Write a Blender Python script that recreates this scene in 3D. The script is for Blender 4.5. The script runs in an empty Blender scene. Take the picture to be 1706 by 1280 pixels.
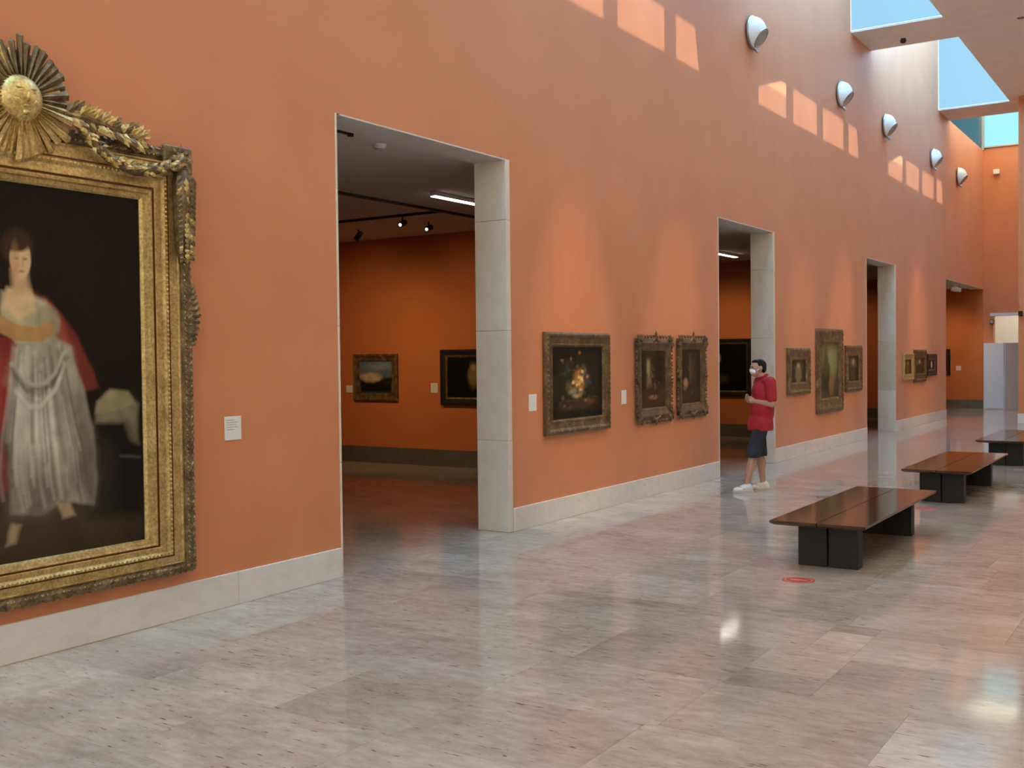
import bpy, bmesh, math, random
import numpy as np
from mathutils import Vector, Matrix, Euler
random.seed(7); rng = np.random.default_rng(5)
S = bpy.context.scene
COL = S.collection
PI = math.pi

# ------------------------------------------------------------------ camera
cam_d = bpy.data.cameras.new('camera'); cam = bpy.data.objects.new('camera', cam_d); COL.objects.link(cam)
cam_d.sensor_width = 36.0; cam_d.lens = 1787.8 / 1706 * 36; cam_d.clip_end = 300
YAW, PITCH, ROLL = 0.575124, 0.0246313, 0.0111485
Fv = Vector((-math.sin(YAW)*math.cos(PITCH), math.cos(YAW)*math.cos(PITCH), -math.sin(PITCH)))
Rv = Vector((math.cos(YAW), math.sin(YAW), 0)); Dv = Fv.cross(Rv)
R2 = math.cos(ROLL)*Rv + math.sin(ROLL)*Dv; D2 = -math.sin(ROLL)*Rv + math.cos(ROLL)*Dv
m = Matrix((( R2.x, -D2.x, -Fv.x, 0), (R2.y, -D2.y, -Fv.y, 0), (R2.z, -D2.z, -Fv.z, 1.75), (0, 0, 0, 1)))
cam.matrix_world = m
S.camera = cam

# ------------------------------------------------------------------ sky, sun, exposure
W = bpy.data.worlds.new('sky'); S.world = W; W.use_nodes = True
nt = W.node_tree; nt.nodes.clear()
tc = nt.nodes.new('ShaderNodeTexCoord'); sp = nt.nodes.new('ShaderNodeSeparateXYZ'); rp = nt.nodes.new('ShaderNodeValToRGB')
bg = nt.nodes.new('ShaderNodeBackground'); wo = nt.nodes.new('ShaderNodeOutputWorld')
nt.links.new(tc.outputs['Generated'], sp.inputs[0]); nt.links.new(sp.outputs['Z'], rp.inputs[0])
rp.color_ramp.elements[0].position = 0.0; rp.color_ramp.elements[0].color = (.52, .82, 1, 1)
rp.color_ramp.elements[1].position = 0.9; rp.color_ramp.elements[1].color = (.34, .62, 1, 1)
nt.links.new(rp.outputs[0], bg.inputs[0]); bg.inputs[1].default_value = 8.2
nt.links.new(bg.outputs[0], wo.inputs[0])
sun_d = bpy.data.lights.new('sun', 'SUN'); sun_d.energy = 12.0; sun_d.angle = math.radians(.6); sun_d.color = (1, .95, .87)
sun = bpy.data.objects.new('sun', sun_d); COL.objects.link(sun)
sun.rotation_euler = Vector((-1.69, .56, -2.48)).to_track_quat('-Z', 'Y').to_euler(); sun.location = (6, 10, 20)
S.view_settings.view_transform = 'Standard'; S.view_settings.look = 'None'
S.view_settings.gamma = 1; S.view_settings.use_curve_mapping = False
S.view_settings.exposure = -0.10
S.cycles.max_bounces = 10; S.cycles.diffuse_bounces = 6; S.cycles.transparent_max_bounces = 16
S.cycles.sample_clamp_indirect = 6.0

# ------------------------------------------------------------------ materials
def mat(name, col=(.5, .5, .5), rough=.5, metal=0, spec=.5):
    M = bpy.data.materials.new(name); M.use_nodes = True
    p = M.node_tree.nodes['Principled BSDF']
    p.inputs['Base Color'].default_value = (*col, 1); p.inputs['Roughness'].default_value = rough
    p.inputs['Metallic'].default_value = metal; p.inputs['Specular IOR Level'].default_value = spec
    return M
def N(M, t): return M.node_tree.nodes.new(t)
def L(M, a, b): M.node_tree.links.new(a, b)
def noise(M, scale, detail=4, rough=.55, vec=None, stretch=None):
    n = N(M, 'ShaderNodeTexNoise'); n.inputs['Scale'].default_value = scale; n.inputs['Detail'].default_value = detail
    n.inputs['Roughness'].default_value = rough
    g = N(M, 'ShaderNodeNewGeometry'); src = g.outputs['Position'] if vec is None else vec
    if stretch:
        mp = N(M, 'ShaderNodeMapping'); mp.inputs['Scale'].default_value = stretch; L(M, src, mp.inputs[0]); src = mp.outputs[0]
    L(M, src, n.inputs['Vector']); return n.outputs['Fac']
def ramp(M, fac, stops):
    r = N(M, 'ShaderNodeValToRGB'); e = r.color_ramp.elements
    while len(e) < len(stops): e.new(.5)
    for q, (p, c) in zip(e, stops): q.position = p; q.color = (*c, 1)
    L(M, fac, r.inputs[0]); return r.outputs[0]
def bump(M, fac, strength, dist=.01):
    b = N(M, 'ShaderNodeBump'); b.inputs['Strength'].default_value = strength; b.inputs['Distance'].default_value = dist
    L(M, fac, b.inputs['Height']); L(M, b.outputs[0], M.node_tree.nodes['Principled BSDF'].inputs['Normal'])
def mix(M, a, b, fac, mode='MIX'):
    x = N(M, 'ShaderNodeMix'); x.data_type = 'RGBA'; x.blend_type = mode
    for s, v in ((x.inputs[0], fac), (x.inputs[6], a), (x.inputs[7], b)):
        if hasattr(v, 'links') or hasattr(v, 'is_linked'): L(M, v, s)
        else: s.default_value = v if not isinstance(v, tuple) else (*v, 1)
    return x.outputs[2]
def setc(M, s): L(M, s, M.node_tree.nodes['Principled BSDF'].inputs['Base Color'])
def mottled(name, c1, c2, scale, rough=.6, metal=0, bumpy=0, bscale=None, stretch=None, spec=.5):
    M = mat(name, c1, rough, metal, spec); f = noise(M, scale, 5, stretch=stretch)
    setc(M, ramp(M, f, [(.3, c1), (.7, c2)]))
    if bumpy: bump(M, noise(M, bscale or scale*3, 3), bumpy)
    return M
M_WALL = mottled('terracotta_plaster', (.555, .190, .066), (.615, .222, .085), 1.3, .52, bumpy=.06, bscale=40, spec=.65)
_p = M_WALL.node_tree.nodes['Principled BSDF']; _p.inputs['Sheen Weight'].default_value = .12; _p.inputs['Sheen Roughness'].default_value = .5
M_ROOMWALL = mottled('gallery_orange_paint', (.52, .165, .05), (.56, .185, .06), 1.5, .8, spec=.2)
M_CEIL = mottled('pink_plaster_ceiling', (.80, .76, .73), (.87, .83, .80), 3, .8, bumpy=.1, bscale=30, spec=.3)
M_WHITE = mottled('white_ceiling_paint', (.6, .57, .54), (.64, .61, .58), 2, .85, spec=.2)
def stone(name, dark, mid, light, rough, tint=False, pits=True, sc=(1, 1, 1)):
    M = mat(name, mid, rough); p = M.node_tree.nodes['Principled BSDF']
    g = N(M, 'ShaderNodeNewGeometry'); oi = N(M, 'ShaderNodeObjectInfo')
    ad = N(M, 'ShaderNodeVectorMath'); ad.operation = 'ADD'
    ml = N(M, 'ShaderNodeMath'); ml.operation = 'MULTIPLY'; ml.inputs[1].default_value = 37.0
    L(M, oi.outputs['Random'], ml.inputs[0]); L(M, g.outputs['Position'], ad.inputs[0]); L(M, ml.outputs[0], ad.inputs[1])
    v = ad.outputs[0] if tint else g.outputs['Position']
    big = noise(M, 1.1, 6, .62, v, (sc[0], sc[1], sc[2])); fine = noise(M, 7, 6, .7, v, (sc[0], sc[1]*1.6, sc[2]))
    c = ramp(M, big, [(.30, dark), (.5, mid), (.72, light)])
    c = mix(M, c, ramp(M, fine, [(.32, dark), (.5, mid), (.7, light)]), .45)
    if pits:
        pf = noise(M, 16, 3, .6, v, (sc[0]*.6, sc[1]*2.6, sc[2]))
        c = mix(M, c, ramp(M, pf, [(.29, (.25, .2, .17)), (.36, (1, 1, 1))]), 1.0, 'MULTIPLY')
    if tint: c = mix(M, c, oi.outputs['Color'], 1.0, 'MULTIPLY')
    setc(M, c)
    rr = ramp(M, fine, [(.3, (rough*1.5,)*3), (.7, (rough*.8,)*3)]); L(M, rr, p.inputs['Roughness'])
    bump(M, big, .03, .01)
    return M
FD, FM, FL = (.275, .215, .177), (.45, .368, .308), (.63, .545, .472)
M_TILE = stone('polished_travertine_tile', FD, FM, FL, .07, True, True, (1.0, 1.5, 1))
M_SLAB = stone('travertine_floor', FD, FM, FL, .07, False, True, (1.0, 1.5, 1))
M_GROUT = mat('tile_joint', (.34, .29, .25), .5)
M_BASE = stone('baseboard_marble', (.57, .535, .51), (.67, .64, .615), (.76, .73, .71), .3, False, False, (1, .6, 1.5))
M_JAMB = stone('jamb_travertine', (.60, .51, .42), (.70, .61, .52), (.78, .70, .61), .4, True, False, (1, 1, .7))
M_DARKBASE = stone('dark_green_stone', (.07, .07, .055), (.11, .105, .085), (.16, .15, .12), .4, False, False)
def gold(name, c1, c2, c3, metal=.55, rough=.42):
    M = mat(name, c2, rough, metal); f = noise(M, 9, 6, .7); f2 = noise(M, 60, 3)
    c = ramp(M, f, [(.3, c1), (.52, c2), (.72, c3)]); c = mix(M, c, ramp(M, f2, [(.35, (.45, .4, .35)), (.6, (1, 1, 1))]), .7, 'MULTIPLY')
    setc(M, c); bump(M, f2, .25, .004); return M
M_GOLD = gold('aged_gilding', (.38, .25, .085), (.60, .42, .16), (.74, .55, .26))
M_GOLDHI = gold('bright_gilding', (.52, .34, .10), (.74, .54, .20), (.86, .69, .36))
M_BRONZE = gold('dark_gilding', (.09, .058, .03), (.22, .15, .07), (.46, .35, .18), .5, .45)
M_DKFRAME = gold('dark_old_gilt', (.07, .04, .02), (.16, .10, .045), (.30, .2, .09), .4, .5)
M_BLACKFRAME = gold('ebonised_wood', (.012, .009, .007), (.02, .015, .012), (.04, .03, .02), 0, .4)
M_REDLINE = mat('red_bole_line', (.22, .07, .03), .6)
M_CARD = mottled('white_card', (.72, .70, .68), (.76, .74, .72), 20, .7)
M_INK = mat('grey_print', (.35, .34, .34), .8)
def wood(name, c1, c2, rough):
    M = mat(name, c1, rough); f = noise(M, 6, 6, .65, None, (5, .5, 5)); setc(M, ramp(M, f, [(.35, c1), (.65, c2)]))
    bump(M, f, .04, .004); return M
M_WOOD = wood('varnished_walnut', (.038, .022, .014), (.078, .043, .026), .10)
M_LEG = wood('dark_stained_wood', (.007, .005, .004), (.012, .009, .007), .6)
M_RED = mottled('red_polo_cotton', (.35, .012, .019), (.42, .017, .026), 12, .85, bumpy=.25, bscale=14)
M_NAVY = mottled('navy_cotton', (.012, .014, .024), (.02, .023, .036), 14, .85, bumpy=.2, bscale=12)
M_SKIN = mottled('skin', (.42, .22, .15), (.47, .26, .18), 9, .55)
M_HAIR = mottled('dark_hair', (.010, .007, .006), (.022, .016, .013), 90, .85, bumpy=.6, bscale=120, spec=.15)
M_SHOE = mottled('white_canvas', (.66, .62, .57), (.72, .68, .63), 40, .7)
M_SOLE = mat('shoe_sole', (.5, .45, .4), .7)
M_MASK = mat('white_face_mask', (.78, .80, .82), .8)
M_EYE = mat('eye', (.03, .02, .02), .2)
M_ENAMEL = mottled('white_enamel', (.80, .84, .86), (.84, .87, .89), 8, .25)
M_STEEL = mat('grey_steel', (.42, .43, .44), .3, .9)
M_LENS = mat('grey_lamp_glass', (.34, .36, .38), .25); M_BLACK = mat('black_plastic', (.02, .02, .02), .45)
M_STICK = mottled('red_vinyl', (.50, .05, .035), (.56, .065, .042), 30, .35)
M_STICKIN = mat('pale_vinyl', (.72, .50, .44), .4)
M_PANELW = mottled('sky_tinted_white_paint', (.62, .69, .82), (.65, .72, .85), 2, .6)  # white paint with the blue of the sky light put into its colour
M_PANELP = mottled('greyish_partition_paint', (.50, .44, .43), (.54, .47, .46), 2, .6)
M_CREAM = mottled('cream_wall', (.82, .80, .68), (.86, .84, .73), 3, .8)
M_ALU = mat('window_frame_metal', (.35, .36, .36), .4, .6)
def emit(name, col, s):
    M = bpy.data.materials.new(name); M.use_nodes = True; n = M.node_tree.nodes; n.clear()
    e = n.new('ShaderNodeEmission'); o = n.new('ShaderNodeOutputMaterial'); e.inputs[0].default_value = (*col, 1); e.inputs[1].default_value = s
    M.node_tree.links.new(e.outputs[0], o.inputs[0]); return M
M_TUBE = emit('fluorescent_tube', (1, .93, .82), 14)
M_BULB = emit('lamp_lens', (1, .92, .8), 2.6)
def glass(name, tint):
    M = bpy.data.materials.new(name); M.use_nodes = True; n = M.node_tree.nodes; n.clear()
    t = n.new('ShaderNodeBsdfTransparent'); g = n.new('ShaderNodeBsdfGlossy'); x = n.new('ShaderNodeMixShader'); f = n.new('ShaderNodeFresnel'); o = n.new('ShaderNodeOutputMaterial')
    t.inputs[0].default_value = (*tint, 1); g.inputs['Roughness'].default_value = .02; f.inputs[0].default_value = 1.15
    k = M.node_tree.links.new
    k(f.outputs[0], x.inputs[0]); k(t.outputs[0], x.inputs[1]); k(g.outputs[0], x.inputs[2]); k(x.outputs[0], o.inputs[0]); return M
M_GLASS = glass('tinted_glass', (.318, .343, .348))
M_CYAN = glass('green_tinted_glass', (.33, .40, .385))
M_PLAIN = glass('bronze_tinted_glass', (.86, .70, .57)); M_CLEAR = glass('sun_screen_glass', (.66, .68, .68))
def opal(name, col, dm=.25):
    M = bpy.data.materials.new(name); M.use_nodes = True; n = M.node_tree.nodes; n.clear()
    t = n.new('ShaderNodeBsdfTranslucent'); d = n.new('ShaderNodeBsdfDiffuse'); x = n.new('ShaderNodeMixShader'); o = n.new('ShaderNodeOutputMaterial')
    t.inputs[0].default_value = (*col, 1); d.inputs[0].default_value = (.8, .8, .8, 1); x.inputs[0].default_value = dm
    k = M.node_tree.links.new
    k(t.outputs[0], x.inputs[1]); k(d.outputs[0], x.inputs[2]); k(x.outputs[0], o.inputs[0]); return M
M_OPAL = opal('blue_opal_glazing', (.70, .90, .99), .03); M_OPALW = opal('opal_glazing', (.70, .585, .47)); M_OPALE = opal('warm_opal_glazing', (.88, .70, .52), .03)
M_CANVAS = mat('oil_paint', (.5, .5, .5), .45, 0, .12)
_a = N(M_CANVAS, 'ShaderNodeAttribute'); _a.attribute_name = 'Col'; setc(M_CANVAS, _a.outputs['Color'])
bump(M_CANVAS, noise(M_CANVAS, 90, 3), .08, .003)

# ------------------------------------------------------------------ mesh helpers
def link(name, me, m, parent=None, smooth=False):
    o = bpy.data.objects.new(name, me); COL.objects.link(o)
    if m is not None and not me.materials: me.materials.append(m)
    if parent is not None: o.parent = parent
    if smooth:
        me.polygons.foreach_set('use_smooth', [True]*len(me.polygons))
    return o
class MB:
    def __init__(s): s.v = []; s.f = []
    def add(s, vs, fs):
        b = len(s.v); s.v += [tuple(v) for v in vs]; s.f += [tuple(b+i for i in f) for f in fs]; return s
    def box(s, x0, x1, y0, y1, z0, z1):
        v = [(x, y, z) for z in (z0, z1) for y in (y0, y1) for x in (x0, x1)]
        return s.add(v, [(0, 2, 3, 1), (4, 5, 7, 6), (0, 1, 5, 4), (2, 6, 7, 3), (0, 4, 6, 2), (1, 3, 7, 5)])
    def cbox(s, x0, x1, y0, y1, z0, z1, c):
        # box with chamfered edges
        bm = bmesh.new(); bmesh.ops.create_cube(bm, size=1)
        for v in bm.verts: v.co = Vector(((x0+x1)/2+v.co.x*(x1-x0), (y0+y1)/2+v.co.y*(y1-y0), (z0+z1)/2+v.co.z*(z1-z0)))
        bmesh.ops.bevel(bm, geom=bm.edges[:], offset=c, segments=1, affect='EDGES'); return s.bm(bm)
    def bm(s, bm, M=None):
        if M is not None: bmesh.ops.transform(bm, matrix=M, verts=bm.verts)
        bm.verts.index_update(); s.add([v.co[:] for v in bm.verts], [[v.index for v in f.verts] for f in bm.faces]); bm.free(); return s
    def prism(s, poly, axis, a, b):
        # poly of 2-D points extruded along axis (0,1,2) from a to b
        n = len(poly)
        def P(p, t):
            q = list(p); q.insert(axis, t); return q
        vs = [P(p, a) for p in poly]+[P(p, b) for p in poly]
        fs = [tuple(range(n))[::-1], tuple(range(n, 2*n))]+[(i, (i+1) % n, n+(i+1) % n, n+i) for i in range(n)]
        return s.add(vs, fs)
    def lathe(s, prof, M=Matrix(), n=24, a0=0, a1=2*PI):
        full = abs(a1-a0-2*PI) < 1e-6; k = n if full else n+1; vs = []
        for r, z in prof:
            for i in range(k):
                a = a0+(a1-a0)*i/n; vs.append(M @ Vector((r*math.cos(a), r*math.sin(a), z)))
        fs = []
        for j in range(len(prof)-1):
            for i in range(n):
                i2 = (i+1) % k; fs.append((j*k+i, j*k+i2, (j+1)*k+i2, (j+1)*k+i))
        return s.add(vs, fs)
    def tube(s, pts, rad, n=8, caps=True):
        pts = [Vector(p) for p in pts]; m_ = len(pts); rad = rad if hasattr(rad, '__len__') else [rad]*m_
        vs = []; up = Vector((0, 0, 1)); prev = None
        for i, p in enumerate(pts):
            t = (pts[min(i+1, m_-1)]-pts[max(i-1, 0)]).normalized()
            if prev is None: u = t.cross(up) if abs(t.dot(up)) < .95 else t.cross(Vector((1, 0, 0)))
            else: u = prev-t*prev.dot(t)
            u.normalize(); prev = u; w = t.cross(u)
            for k in range(n):
                a = 2*PI*k/n; vs.append(p+(u*math.cos(a)+w*math.sin(a))*rad[i])
        fs = [(j*n+k, j*n+(k+1) % n, (j+1)*n+(k+1) % n, (j+1)*n+k) for j in range(m_-1) for k in range(n)]
        if caps: fs += [tuple(range(n))[::-1], tuple(range((m_-1)*n, m_*n))]
        return s.add(vs, fs)
    def ball(s, c, r, sub=2, M=None):
        bm = bmesh.new(); bmesh.ops.create_icosphere(bm, subdivisions=sub, radius=1)
        r = r if hasattr(r, '__len__') else (r, r, r)
        T = Matrix.Translation(Vector(c)) @ (M if M is not None else Matrix()) @ Matrix.Diagonal((*r, 1))
        return s.bm(bm, T)
    def leaf(s, base, d, up, ln, wd, th):
        # pointed, domed leaf: 7 verts
        d = Vector(d).normalized(); up = Vector(up).normalized(); w = d.cross(up).normalized(); up = w.cross(d); b = Vector(base)
        vs = [b, b+d*ln*.4+w*wd/2, b+d*ln*.4-w*wd/2, b+d*ln, b+d*ln*.4+up*th, b+d*ln*.75+up*th*.5+w*wd*.25, b+d*ln*.75+up*th*.5-w*wd*.25]
        return s.add(vs, [(0, 4, 1), (0, 2, 4), (1, 4, 5), (4, 2, 6), (4, 6, 3), (4, 3, 5), (5, 3, 1), (6, 2, 3), (0, 1, 3, 2)])
    def mesh(s, name, fix=True):
        me = bpy.data.meshes.new(name); me.from_pydata(s.v, [], s.f)
        if fix:
            bm = bmesh.new(); bm.from_mesh(me); bmesh.ops.recalc_face_normals(bm, faces=bm.faces); bm.to_mesh(me); bm.free()
        me.update(); return me
    def build(s, name, m, parent=None, smooth=False): return link(name, s.mesh(name), m, parent, smooth)
def tag(o, label=None, cat=None, group=None, kind=None):
    for k, v in (('label', label), ('category', cat), ('group', group), ('kind', kind)):
        if v: o[k] = v
    return o
def empty(name, loc=(0, 0, 0), rz=0):
    o = bpy.data.objects.new(name, None); COL.objects.link(o); o.location = loc; o.rotation_euler = (0, 0, rz); o.empty_display_size = .1; return o
def thing(name, label, cat, loc=(0, 0, 0), rz=0, group=None): return tag(empty(name, loc, rz), label, cat, group)
def struct(name, mb, m): return tag(mb.build(name, m), kind='structure')
def copy_tree(o, parent=None):
    c = o.copy(); COL.objects.link(c)
    if parent is not None: c.parent = parent
    for ch in list(o.children): copy_tree(ch, c)
    return c

# ------------------------------------------------------------------ setting: shell
WX, WB = -5.85, -6.22            # corridor face and gallery face of the long wall
EDGE = -4.16                     # edge of the flat ceiling along the roof slot
ZC = 8.0; ZD = 3.72; ZR = 3.76
DOORS = [(6.47, 9.01), (14.45, 16.82), (22.36, 24.81)]
BAYS = [(-1.35, 5.25), (6.7, 13.3), (14.75, 21.3), (22.8, 29.4), (30.8, 36.0)]
def roofz(d): return 8.33 + d*.285          # saw-tooth roof line, d metres into the bay
w = MB(); edges = [-6.0]
for a, b in DOORS: edges += [a, b]
edges += [30.32]
for i in range(0, len(edges), 2): w.box(WB, WX, edges[i], edges[i+1], 0, ZC)
for a, b in DOORS + [(30.32, 36.0)]: w.box(WB, WX, a, b, ZD, ZC)
for a, b in BAYS[:-1]:
    w.prism([(a-.02, ZC), (b, ZC), (b, roofz(b-a)), (a-.02, roofz(0))], 0, WB, WX)
struct('wall_left', w, M_WALL)
# end wall with a doorway
w = MB(); DX0, DX1, DZ = -5.56, -4.62, 2.87
w.box(-13.3, DX0, 36, 36.3, 0, 8.06); w.box(DX1, 2.5, 36, 36.3, 0, 8.06); w.box(DX0, DX1, 36, 36.3, DZ, 8.06)
struct('wall_end', w, M_WALL)
struct('trim_1', MB().box(DX0-.09, DX1+.09, 35.975, 36.0, DZ, DZ+.09), M_PANELW)
struct('wall_right', MB().box(2.2, 2.5, -6.3, 36.3, 0, ZC), M_CEIL)
struct('wall_right_pier', MB().box(-3.9, 2.2, 28.9, 29.4, 0, ZC), M_WALL)
w = MB(); w.box(-6.22, -5.2, -6.3, -6, 0, ZC); w.box(1.9, 2.5, -6.3, -6, 0, ZC); w.box(-5.2, 1.9, -6.3, -6, 0, .5); w.box(-5.2, 1.9, -6.3, -6, 7.6, ZC)
struct('wall_back', w, M_WALL)
r = tag(empty('window_7', (-1.65, -6.15, .5)), kind='structure')  # window added in the unseen back wall as fill light on the jambs
for k in range(5):
    MB().box(-3.55+k*1.42+.03, -3.55+(k+1)*1.42-.03, -.01, .01, .05, 7.05).build('pane', M_PLAIN, r)
for k in range(6): MB().box(-3.55+k*1.42-.03, -3.55+k*1.42+.03, -.05, .05, 0, 7.1).build('mullion', M_ALU, r)
# flat ceiling and the beams that cross the roof slot
c = MB(); c.box(EDGE, -1.7, -6.3, 36.3, ZC, ZC+.12); c.box(2.1, 2.5, -6.3, 36.3, ZC, ZC+.12); c.box(-1.7, 2.1, -6.3, -5.6, ZC, ZC+.12)
c.box(WX, EDGE, -6.3, BAYS[0][0], ZC, ZC+.12)
struct('ceiling', c, M_CEIL)
for i in range(len(BAYS)-1):
    struct('trim_%d' % (i+2), MB().box(WX, EDGE, BAYS[i][1], BAYS[i+1][0], ZC, ZC+.035), M_CEIL)
# skylights: saw-tooth lanterns with an unseen roof made opal and tinted for the light below, glazed far gable and a strip of side windows
for i, (a, b) in enumerate(BAYS):
    r = tag(empty('window_%d' % (i+1), (0, a, ZC)), kind='structure'); n = b-a; last = i == len(BAYS)-1
    z0, z1 = (roofz(0)-ZC, roofz(n)-ZC) if not last else (.17, 1.24)
    MB().prism([(-.02, z0), (n+.04, z1+.01), (n+.04, z1+.06), (-.02, z0+.05)], 0, WB, EDGE+.12).build('roof_panel', M_OPAL if not last else M_OPALE, r)
    g = MB().box(WX+.01, EDGE-.01, n-.03, n-.01, .035 if not last else .07, z1).build('end_pane', M_GLASS if not last else M_CYAN, r)
    if last:
        MB().prism([(.0, .02), (n-.06, .02), (n-.06, z1), (0, z0)], 0, WX-.05, WX-.03).build('side_pane', M_CYAN, r)
        MB().box(WX-.07, WX+.03, n-.08, n+.02, .0, z1).build('mullion', M_ALU, r)
        MB().box(WX+.03, EDGE, n-.07, n, .06, .10).build('sill', M_ALU, r)
        MB().prism([(0, .12), (n, .12), (n, z1), (0, z0)], 0, EDGE, EDGE+.1).build('side_panel', M_CEIL, r)
        MB().box(WX, EDGE, -.03, 0, .035, z0).build('gable_panel', M_CEIL, r)
    else:
        MB().box(WX, EDGE, n-.05, n+.02, z1-.1, z1+.005).build('header', M_CEIL, r)
        MB().box(WX, EDGE, -.05, 0, .035, z0).build('gable_panel', M_CEIL, r)
        s = MB(); pan = [(.79, 2.12), (2.45, 3.78), (4.11, 5.44), (5.77, n)]
        zt = lambda d: roofz(d)-ZC
        prev = 0
        for p0, p1 in pan:
            s.prism([(prev, .03), (p0, .03), (p0, zt(p0)), (prev, zt(prev))], 0, EDGE, EDGE+.1)
            if zt(p0) < .83:
                d85 = min(p1, (.83-.33)/.285)
                s.prism([(d85, .83), (p1, .83), (p1, zt(p1))], 0, EDGE, EDGE+.1) if d85 < p1 else None
            else: s.prism([(p0, .83), (p1, .83), (p1, zt(p1)), (p0, zt(p0))], 0, EDGE, EDGE+.1)
            prev = p1
            top = min(.83, zt(p0))
            MB().box(EDGE+.04, EDGE+.055, p0, p1, .12, top).build('side_pane', M_CLEAR, r)
        s.build('side_panel', M_CEIL, r)

# unseen wide skylight added over the right half to brighten the hall
r = tag(empty('window_6', (0, 0, ZC)), kind='structure')
for k in range(13):
    y = -5.6+k*3.2; MB().box(-1.7, 2.1, y+.04, y+3.16, .12, .17).build('roof_panel', M_OPALW, r)
    MB().box(-1.7, 2.1, y-.04, y+.04, .06, .2).build('roof_bar', M_ALU, r)
# gallery rooms behind the long wall
PART = [(5.3, 5.6), (13.95, 14.25), (21.9, 22.2), (29.85, 30.15)]
w = MB()
for a, b in PART: w.box(-13, WB, a, b, 0, ZR)
w.box(-13.3, -13, 5.3, 36, 0, ZR)
struct('wall_gallery', w, M_ROOMWALL)
struct('wall_gallery_end', MB().box(-13, WX-.0, 35.97, 36.0, 0, ZD), M_ROOMWALL)
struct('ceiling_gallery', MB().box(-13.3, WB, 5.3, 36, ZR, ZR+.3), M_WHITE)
sf = MB()
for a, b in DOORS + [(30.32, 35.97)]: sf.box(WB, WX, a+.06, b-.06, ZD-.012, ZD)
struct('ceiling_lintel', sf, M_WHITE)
b = MB()
for a, _ in PART[1:] + [(35.97, 0)]: b.box(-12.98, WB-.02 if a < 35 else WX-.005, a-.025, a, 0, .27)
struct('baseboard_gallery', b, M_DARKBASE)

# stone door linings: a stack of slabs on either jamb
for i, (a, b) in enumerate(DOORS):
    r = tag(empty('door_%d' % (i+1), (WX, (a+b)/2, 0)), kind='structure'); h = (b-a)/2
    for z0, z1 in ((0, .92), (.92, 2.02), (2.02, 3.12), (3.12, ZD)):
        for y0, y1 in ((h-.07, h+.004), (-h-.004, -h+.02)):
            o = MB().cbox(WB-WX-.004, .006 if y0 > 0 else .004, y0, y1, z0+.0015, z1-.0015, .003).build('jamb_slab', M_JAMB, r)
            t = random.uniform(.92, 1.04); o.color = (t, t*random.uniform(.98, 1.0), t*random.uniform(.95, 1), 1)

# marble baseboard of the long wall, slab by slab
r = tag(empty('baseboard_left', (WX, 0, 0)), kind='structure')
def base_run(y0, y1, joints):
    e = [y0]+joints+[y1]
    for p, q in zip(e, e[1:]):
        MB().cbox(-.01, .018, p+.001, q-.001, 0, .235, .003).build('baseboard_slab', M_BASE, r)
base_run(-5.95, 6.465, [-3.2, -1.1, 1.1, 3.2, 5.36]); base_run(9.02, 14.44, [10.3, 12.4]); base_run(16.83, 22.35, [18.3, 20.4]); base_run(24.82, 30.31, [26.4, 28.4])
r2 = tag(empty('baseboard_right', (-3.9, 0, 0)), kind='structure')
MB().box(-.015, .0, 28.9, 29.4, 0, .235).build('baseboard_slab', M_BASE, r2)
MB().box(-.015, 6.1, 28.885, 28.9, 0, .235).build('baseboard_slab', M_BASE, r2)

# floor: bedding, individual tiles near the camera, jointed slab beyond
fl = tag(MB().box(-13.3, 2.5, -6.3, 40, -.25, -.02).build('floor', M_GROUT), kind='structure')
TY = [2.26+.78*k for k in range(18)]              # rows of .78 m, 2.26 .. 15.52
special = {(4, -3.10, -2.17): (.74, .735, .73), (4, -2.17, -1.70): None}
def tile(x0, x1, y0, y1, tint=None):
    g = .0007
    o = MB().box(x0+g, x1-g, y0+g, y1-g, -.02, random.uniform(-.0003, 0)).build('tile', M_TILE, fl)
    t = random.choice([1, 1.03, .96, 1.07, .90, 1.0, .93]); o.color = (*tint, 1) if tint else (t*random.uniform(.99, 1.02), t, t*random.uniform(.97, 1.01), 1)
for k in range(len(TY)-1):
    y0, y1 = TY[k], TY[k+1]
    if k == 4: cuts = [-5.85, -4.9, -4.02, -3.10, -2.17, -1.70, -.6, .5, 1.5, 2.2]
    elif k == 5: cuts = [-5.85, -5.0, -4.14, -3.06, -2.0, -1.717, -.5, .6, 2.2]
    elif k == 3: cuts = [-5.85, -5.1, -4.2, -3.2, -2.18, -1.206, -.2, .9, 2.2]
    else:
        cuts = [-5.85]; x = -5.85+random.uniform(.35, 1.1)
        while x < 1.5: cuts.append(x); x += random.choice([.78, .93, 1.08, 1.17])
        cuts.append(2.2)
    for x0, x1 in zip(cuts, cuts[1:]):
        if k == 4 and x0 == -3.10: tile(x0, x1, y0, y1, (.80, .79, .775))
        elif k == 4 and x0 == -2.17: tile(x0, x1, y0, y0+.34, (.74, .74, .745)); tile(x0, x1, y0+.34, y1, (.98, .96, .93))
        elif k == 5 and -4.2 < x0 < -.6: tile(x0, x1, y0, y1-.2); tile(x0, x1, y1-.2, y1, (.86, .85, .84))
        else: tile(x0, x1, y0, y1)
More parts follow.
